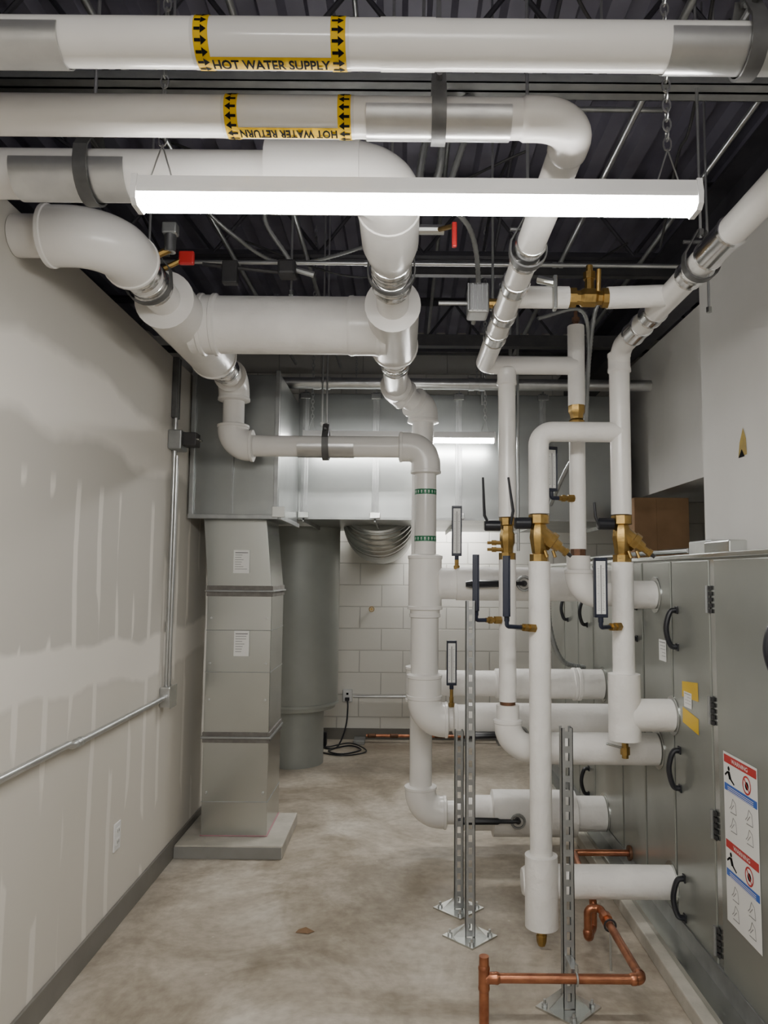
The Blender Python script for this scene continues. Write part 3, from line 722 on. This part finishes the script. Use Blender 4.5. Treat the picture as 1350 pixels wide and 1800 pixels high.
# left wall conduit
xc=XL+.02
emt([(xc,3.82,2.62),(xc,3.82,.90)],.012,couple=(((xc,3.82,1.20),(0,0,1)),))
emt([(xc+.02,3.80,2.1),(xc+.02,3.80,.90)],.009)
emt([(xc,3.78,.875),(xc,2.75,.875),(xc,2.72,.885),(xc,.2,.885)],.013,.05,couple=(((xc,2.78,.875),(0,1,0)),))
g=group('conduit_body'); box('junction_box',XL+.001,XL+.055,3.77,3.87,.83,.93,'emt',g,.006); box('cover_plate',XL+.055,XL+.058,3.765,3.875,.825,.935,'galv',g,.002)
g=group('conduit_body'); box('junction_box',XL+.001,XL+.07,3.76,3.88,2.13,2.23,'galvdark',g,.006)
box('relay_block',XL+.07,XL+.14,3.78,3.86,2.15,2.22,'steelblk',g,.004)
for i in range(3): cyl('screw',(XL+.14,3.79+.03*i,2.185),(XL+.155,3.79+.03*i,2.185),.006,'galv',g,8)
g=group('conduit_body'); box('upper_channel',XL+.001,XL+.03,3.80,3.86,2.3,2.62,'hanger',g,.003)
g=group('wall_outlet'); box('cover_plate',XL,XL+.006,3.235,3.305,.325,.44,'enamel',g,.002)
for z in (.36,.405):
    box('receptacle',XL+.006,XL+.009,3.252,3.288,z-.015,z+.015,'white',g,.002)
    for y in (3.262,3.278): box('slot',XL+.009,XL+.0095,y-.0015,y+.0015,z-.005,z+.007,'ink',g)
g=group('yellow_wall_tag'); 
mobj('tag_sheet',[(1.4485,3.20,2.02),(1.4485,3.12,2.02),(1.4485,3.125,2.09),(1.4485,3.15,2.14),(1.4485,3.185,2.08)],[(0,1,2,3,4)],'tagyellow',g,False)
mobj('torn_edge',[(1.448,3.20,2.015),(1.448,3.14,2.015),(1.448,3.165,2.05)],[(0,1,2)],'ink',g,False)

# ------------------------------------------------ cabinets
g=group('boiler_cabinet')
Y0=.6;Y1=5.7;ZT=1.59
box('carcass',XC+.012,2.25,Y0,Y1,.13,ZT-.012,'cab',g)
box('top_cap',XC-.004,2.26,Y0-.01,Y1+.01,ZT-.02,ZT,'galv',g,.004)
doors=[(.62,1.30),(1.32,2.02),(2.04,2.70),(2.75,3.125),(3.145,3.50),(3.52,3.86),(3.88,4.42),(4.44,4.80),(4.82,5.20),(5.22,5.68)]
for a,b in doors: box('door_panel',XC,XC+.014,a,b,.14,ZT-.026,'cab',g,.004)
for yy in (2.725,):
    box('center_post',XC+.004,XC+.014,yy-.02,yy+.02,.14,ZT-.026,'galv',g)
for yh in (2.725,):
    for z in (.22,.62,1.02,1.42):
        cyl('hinge_barrel',(XC-.006,yh+.028,z-.05),(XC-.006,yh+.028,z+.05),.007,'galvdark',g,10)
        for k in range(5): box('hinge_leaf',XC-.004,XC+.002,yh+.0+.0,yh+.022,z-.05+k*.021,z-.036+k*.021,'steelblk',g)
def handle(y,z,H=.15):
    pts=catmull([(XC-.002,y,z-H/2),(XC-.03,y,z-H/2+.01),(XC-.046,y,z),(XC-.03,y,z+H/2-.01),(XC-.002,y,z+H/2)],8)
    sweep('pull_handle',pts,.011,'black',g,10)
    for s in (-1,1): box('handle_foot',XC-.006,XC,y-.014,y+.014,z+s*H/2-.016,z+s*H/2+.016,'black',g,.003)
for y,z in ((3.07,1.29),(3.07,.73),(3.05,.24),(3.60,1.28),(4.57,.28),(4.57,1.28),(2.225,1.29),(5.1,1.28)): handle(y,z)
# round panel collars where pipes enter
for y,z,r in ((YA,.75,.085),(YA,1.42,.08),(YV,.93,.08),(YV+.05,.245,.082),(YF,1.455,.10),(YF,.75,.10),(YBR,.90,.095),(YBR,.20,.11)):
    prof('pipe_collar',(XC-.004,y,z),(1,0,0),[(0,r-.02),(0,r),(.006,r)],'galv',g,28)
box('base_channel_web',XC-.005,XC+.01,Y0,Y1,.065,.14,'galvdark',g)
box('base_channel_flange',XC-.085,XC+.01,Y0,Y1,.062,.070,'galv',g)
box('base_channel_lip',XC-.09,XC-.084,Y0,Y1,.062,.085,'galv',g)
g=group('housekeeping_pad'); box('pad_slab',.985,2.4,.5,5.8,0,.06,'curb',g,.006)
# tapes / notices
g=group('yellow_tape'); 
mobj('tape_strip',[(XC-.001,3.03,1.025),(XC-.001,2.865,1.03),(XC-.001,2.868,1.10),(XC-.001,3.028,1.085)],[(0,1,2,3)],'yellow',g,False)
g=group('yellow_tape')
mobj('tape_strip',[(XC-.001,3.03,.925),(XC-.001,2.87,.905),(XC-.001,2.868,.965),(XC-.001,3.028,.985)],[(0,1,2,3)],'yellow',g,False)
paper('panel_notice','X',2.93,3.01,.99,1.05,XC-.001,4)
paper('panel_notice','X',3.20,3.29,1.14,1.23,XC-.001,5)
paper('panel_notice','X',3.92,4.02,1.12,1.24,XC-.001,5)
# warning placard
g=group('warning_placard')
def quad(nm,y0,y1,z0,z1,e,m): mobj(nm,[(XC-e,y0,z0),(XC-e,y1,z0),(XC-e,y1,z1),(XC-e,y0,z1)],[(3,2,1,0)],m,g,False)
def disc(nm,y,z,r,e,m,r2=0,n=24):
    if r2: 
        vs=[(XC-e,y+math.cos(2*math.pi*k/n)*q,z+math.sin(2*math.pi*k/n)*q) for q in (r2,r) for k in range(n)]
        fs=[(k,(k+1)%n,n+(k+1)%n,n+k) for k in range(n)]
    else: vs=[(XC-e,y+math.cos(2*math.pi*k/n)*r,z+math.sin(2*math.pi*k/n)*r) for k in range(n)]; fs=[tuple(range(n))]
    mobj(nm,vs,fs,m,g,False)
a0,a1=2.405,2.655; zb,zt=.335,.90
quad('sheet',a0,a1,zb,zt,.0012,'white')
for zo in (zt,zt-.285):
    quad('red_header',a0+.006,a1-.006,zo-.035,zo-.008,.0018,'red')
    v,f=text2d('WARNING',width=.12,height=.014,bold=.01)
    mobj('header_text',[(XC-.0024,(a0+a1)/2-a,zo-.0215+b) for a,b in v],f,'white',g,False)
    # falling figure pictogram
    disc('figure_head',a1-.042,zo-.052,.008,.0018,'ink')
    mobj('figure_body',[(XC-.0018,a1-.030,zo-.062),(XC-.0018,a1-.050,zo-.060),(XC-.0018,a1-.062,zo-.082),(XC-.0018,a1-.044,zo-.088)],[(0,1,2,3)],'ink',g,False)
    mobj('figure_leg',[(XC-.0018,a1-.044,zo-.084),(XC-.0018,a1-.058,zo-.080),(XC-.0018,a1-.085,zo-.094),(XC-.0018,a1-.080,zo-.099)],[(0,1,2,3)],'ink',g,False)
    mobj('figure_arm',[(XC-.0018,a1-.030,zo-.062),(XC-.0018,a1-.034,zo-.068),(XC-.0018,a1-.014,zo-.082),(XC-.0018,a1-.010,zo-.076)],[(0,1,2,3)],'ink',g,False)
    disc('prohibition_ring',a0+.075,zo-.072,.030,.0020,'red',.024)
    mobj('prohibition_slash',[(XC-.0022,a0+.075+.021,zo-.054),(XC-.0022,a0+.075+.017,zo-.050),(XC-.0022,a0+.075-.021,zo-.090),(XC-.0022,a0+.075-.017,zo-.094)],[(0,1,2,3)],'red',g,False)
    disc('hand_pictogram',a0+.075,zo-.074,.013,.0016,'ink')
    quad('blue_bar',a0+.006,a1-.006,zo-.128,zo-.104,.0018,'blue')
    for i in range(3): quad('bar_text',a0+.03,a1-.03,zo-.114-.006*i,zo-.112-.006*i,.0022,'white')
    for r_ in range(2):
        for c_ in range(2):
            yy=a0+.065+.118*c_; zz=zo-.172-.062*r_
            for (p,q_) in (((-.026,-.02),(-.02,.016)),((-.02,.016),(.0,.026)),((.0,.026),(.012,.0)),((.012,.0),(.026,-.012)),((-.026,-.02),(.02,-.022)),((-.008,.008),(.014,-.012))):
                dx=q_[0]-p[0]; dz=q_[1]-p[1]; l=math.hypot(dx,dz); nx,nz=-dz/l*.0017,dx/l*.0017
                mobj('line_drawing',[(XC-.0018,yy+p[0]+nx,zz+p[1]+nz),(XC-.0018,yy+q_[0]+nx,zz+q_[1]+nz),(XC-.0018,yy+q_[0]-nx,zz+q_[1]-nz),(XC-.0018,yy+p[0]-nx,zz+p[1]-nz)],[(0,1,2,3)],'grayink',g,False)
# conduit on cabinet top
g=group('conduit_body'); box('junction_box',1.30,1.38,3.15,3.40,ZT,ZT+.07,'emt',g,.006); box('junction_box_b',1.2,1.27,2.75,2.98,ZT,ZT+.05,'galv',g,.006)
emt([(1.30,3.4,1.62),(1.24,4.1,1.62),(1.24,5.5,1.62)],.012)
g=group('cardboard_box'); box('carton',1.34,1.66,4.32,4.75,ZT+.001,1.96,'cardboard',g,.004); box('packing_tape',1.47,1.53,4.316,4.32,1.65,1.958,'cardboard',g)

# ------------------------------------------------ slotted strut posts
def strut(x,y,zt,rot=0):
    g=group('slotted_strut_post'); w=.0205; slot=.028; pitch=.0508
    vs=[];fs=[]
    def b(x0,x1,y0,y1,z0,z1):
        o=len(vs); vs.extend([(a,bb,c) for a in (x0,x1) for bb in (y0,y1) for c in (z0,z1)])
        fs.extend([tuple(i+o for i in f) for f in [(0,1,3,2),(4,6,7,5),(0,4,5,1),(2,3,7,6),(0,2,6,4),(1,5,7,3)]])
    t=.0028
    b(-w,-.0075,-w,-w+t,.01,zt); b(.0075,w,-w,-w+t,.01,zt)
    z=.01
    while z<zt-.01:
        b(-.0075,.0075,-w,-w+t,z,min(z+pitch-slot,zt)); z+=pitch
    b(-w,-w+t,-w,w,.01,zt); b(w-t,w,-w,w,.01,zt)
    b(-w,-w+.009,w-t,w,.01,zt); b(w-.009,w,w-t,w,.01,zt)
    vs=[(x+a,y+c,d) for a,c,d in vs]
    mobj('slotted_channel',vs,fs,'galvdark',g,False)
    R=.115
    mobj('base_plate',[(x+R*math.cos(a),y+R*math.sin(a),z) for z in (0.0,.007) for a in (0,math.pi/2,math.pi,3*math.pi/2)],
      [(3,2,1,0),(4,5,6,7),(0,1,5,4),(1,2,6,5),(2,3,7,6),(3,0,4,7)],'galv',g,False)
    for k in range(4):
        a=k*math.pi/2; q=(x+R*.72*math.cos(a),y+R*.72*math.sin(a))
        sweep('anchor_nut',[(q[0],q[1],.007),(q[0],q[1],.017)],.010,'emt',g,6); cyl('anchor_bolt',(q[0],q[1],.017),(q[0],q[1],.03),.005,'emt',g,8)
    for s in (-1,1):
        mobj('gusset',[(x+s*.021,y-.02,.007),(x+s*.07,y-.02,.007),(x+s*.021,y-.02,.06),(x+s*.021,y-.016,.007),(x+s*.07,y-.016,.007),(x+s*.021,y-.016,.06)],
          [(0,1,2),(5,4,3),(0,3,4,1),(1,4,5,2),(2,5,3,0)],'galv',g,False)
    return g
s=strut(.588,2.73,.96); strut(.29,3.24,1.39); strut(.262,3.50,.79)

# ------------------------------------------------ copper
g=group('copper_drain_pipe')
rc=.0155; zc=.165
sweep('horizontal_line',fillet([(.28,2.60,zc),(.805,2.60,zc),(.805,3.13,zc),(.755,3.13,zc),(.755,3.13,.05),(.80,3.22,.05),(.80,3.22,.16),(.84,3.75,.16),(1.119,3.75,.16)],.02),rc,'copper',g,16)
cyl('open_vent_stub',(.28,2.60,.002),(.28,2.60,.235),rc+.001,'copper',g,16)
sleeve('tee_fitting',(.28,2.60,zc-.035),(.28,2.60,zc+.035),rc+.003,'copper',g,r0=rc,bl=.006); sleeve('tee_branch',(.285,2.60,zc),(.325,2.60,zc),rc+.003,'copper',g,r0=rc,bl=.006)
elbow('elbow_fitting',(.6,2.6,zc),(.805,2.6,zc),(.805,3,zc),.022,rc+.003,'copper',g,r0=rc,ext=.012)
elbow('elbow_fitting',(.755,3.13,.3),(.755,3.13,.05),(.80,3.22,.05),.02,rc+.003,'copper',g,r0=rc,ext=.008)
cyl('escutcheon',(1.105,3.75,.16),(1.118,3.75,.16),.035,'bronze',g,20)
sweep('union',[(.805,3.02,zc),(.805,3.06,zc)],rc+.008,'copper',g,8)
g=group('pipe_clamp'); torus('clamp_ring',(.588,2.60,zc),(0,1,0),(0,0,1),rc+.004,rc+.004,.004,'emt',g,16,6); box('clamp_bracket',.575,.601,2.625,2.71,zc-.02,zc+.02,'emt',g,.002)
cyl('clamp_bolt',(.588,2.60,zc+.02),(.588,2.60,zc+.045),.005,'emt',g,8)
g=group('pipe_clamp'); torus('clamp_ring',(.805,2.98,zc),(1,0,0),(0,0,1),rc+.006,rc+.006,.004,'steelblk',g,16,6); cyl('support_rod',(.805,2.98,0),(.805,2.98,zc-.02),.005,'emt',g,8)
# copper line along back wall
g=group('copper_drain_pipe'); cyl('floor_line',(-.32,6.82,.06),(1.0,6.82,.06),.014,'copper',g,12)
for X in (-.30,-.1,.3,.55): sleeve('coupling',(X,6.82,.06),(X+.06,6.82,.06),.018,'bronze',g,r0=.014,bl=.006)
for X in (-.38,.58,.9):
    box('floor_support',X-.05,X+.05,6.72,6.90,0,.035,'galvdark',g,.004)

# back wall fixtures
g=group('wall_outlet'); box('outlet_box',-.545,-.455,YB-.05,YB,.34,.45,'emt',g,.005); box('cover',-.54,-.46,YB-.056,YB-.05,.345,.445,'enamel',g,.003)
for z in (.37,.415): box('slot',-.51,-.49,YB-.058,YB-.056,z-.01,z+.01,'ink',g)
emt([(-.45,YB-.02,.385),(.15,YB-.02,.385)],.011)
g=group('power_cord')
sweep('cord',catmull([(-.50,YB-.07,.38),(-.49,YB-.12,.30),(-.50,YB-.2,.15),(-.55,YB-.35,.02),(-.62,YB-.5,.008),(-.5,YB-.6,.008),(-.35,YB-.45,.008),(-.45,YB-.35,.02),(-.62,YB-.42,.008),(-.72,YB-.3,.008)],10),.007,'black',g,8)
box('plug_body',-.52,-.48,YB-.085,YB-.057,.355,.385,'black',g,.004)
g=group('power_cord'); sweep('cord',catmull([(-.8,YB-.25,.008),(-.65,YB-.35,.008),(-.45,YB-.3,.03),(-.3,YB-.5,.008),(-.5,YB-.65,.008),(-.75,YB-.5,.008)],10),.006,'black',g,8); box('plug_body',-.72,-.66,YB-.30,YB-.22,.0,.12,'black',g,.008)
g=group('hose_bibb'); cyl('bracket',(-.29,YB-.03,1.18),(-.29,YB,1.18),.012,'brass',g,8); torus('handwheel',(-.29,YB-.035,1.18),(1,0,0),(0,0,1),.022,.022,.004,'brass',g)
g=group('floor_debris'); 
mobj('scrap',[(-.44,3.26,.001),(-.385,3.245,.004),(-.36,3.27,.002),(-.40,3.30,.006),(-.43,3.29,.001)],[(0,1,2,3,4)],'cardboard',g,False)

# red handled isolation valves and actuator near ceiling
g=group('red_handle_valve'); box('handle',.14,.155,2.20,2.215,2.50,2.58,'red',g,.004); cyl('stem',(.147,2.21,2.57),(.10,2.3,2.60),.008,'brass',g,8); cyl('valve_body',(.03,2.3,2.60),(.12,2.3,2.60),.016,'galv',g,10)
g=group('red_handle_valve'); box('handle',-.815,-.76,2.58,2.60,2.60,2.65,'red',g,.006); cyl('stem',(-.88,2.59,2.58),(-.80,2.59,2.62),.01,'brass',g,8)
g=group('valve_actuator'); box('actuator_housing',.225,.30,2.60,2.70,2.44,2.55,'emt',g,.008); cyl('brass_body',(.30,2.65,2.49),(.40,2.65,2.49),.018,'brass',g,10); cyl('stem',(.12,2.65,2.49),(.225,2.65,2.49),.008,'emt',g,8)
for i in range(5): box('cooling_fin',.222+.017*i,.226+.017*i,2.595,2.6,2.445,2.545,'galvdark',g)
g=group('valve_actuator')
box('actuator_housing',-.50,-.43,2.80,2.88,2.66,2.72,'steelblk',g,.01); cyl('linkage',(-.80,2.84,2.71),(-.5,2.84,2.68),.008,'steelblk',g,8); cyl('linkage_b',(-.43,2.84,2.69),(-.36,2.84,2.67),.012,'galvdark',g,8)
box('mounting_bracket',-.72,-.66,2.82,2.86,2.63,2.72,'steelblk',g,.004)
g=group('pressure_switch'); cyl('switch_body',(-.80,2.44,2.58),(-.80,2.44,2.64),.020,'galv',g,16); box('switch_cover',-.825,-.775,2.42,2.46,2.64,2.68,'galvdark',g,.006)
cyl('nipple',(-.86,2.44,2.56),(-.80,2.44,2.59),.012,'brass',g,8)
g=group('ball_valve_lever'); cyl('drain_body',(.42,2.3,2.44),(.47,2.28,2.42),.013,'galv',g,10); box('lever_plate',.462,.474,2.26,2.29,2.33,2.44,'galv',g,.003)

# ------------------------------------------------ world + camera
w=bpy.data.worlds.new('World'); bpy.context.scene.world=w; w.use_nodes=True
w.node_tree.nodes['Background'].inputs[0].default_value=(.5,.55,.7,1); w.node_tree.nodes['Background'].inputs[1].default_value=.02
cam=bpy.data.cameras.new('Camera'); co=bpy.data.objects.new('Camera',cam); COL.objects.link(co)
cam.sensor_width=36; cam.lens=36*1310/1800; cam.clip_start=.02
cam.shift_x=-35/1800
rot=Matrix.Rotation(math.radians(90+4.8),4,'X')@Matrix.Rotation(math.radians(.5),4,'Z')
co.matrix_world=Matrix.Translation((0,0,1.5))@rot
bpy.context.scene.camera=co
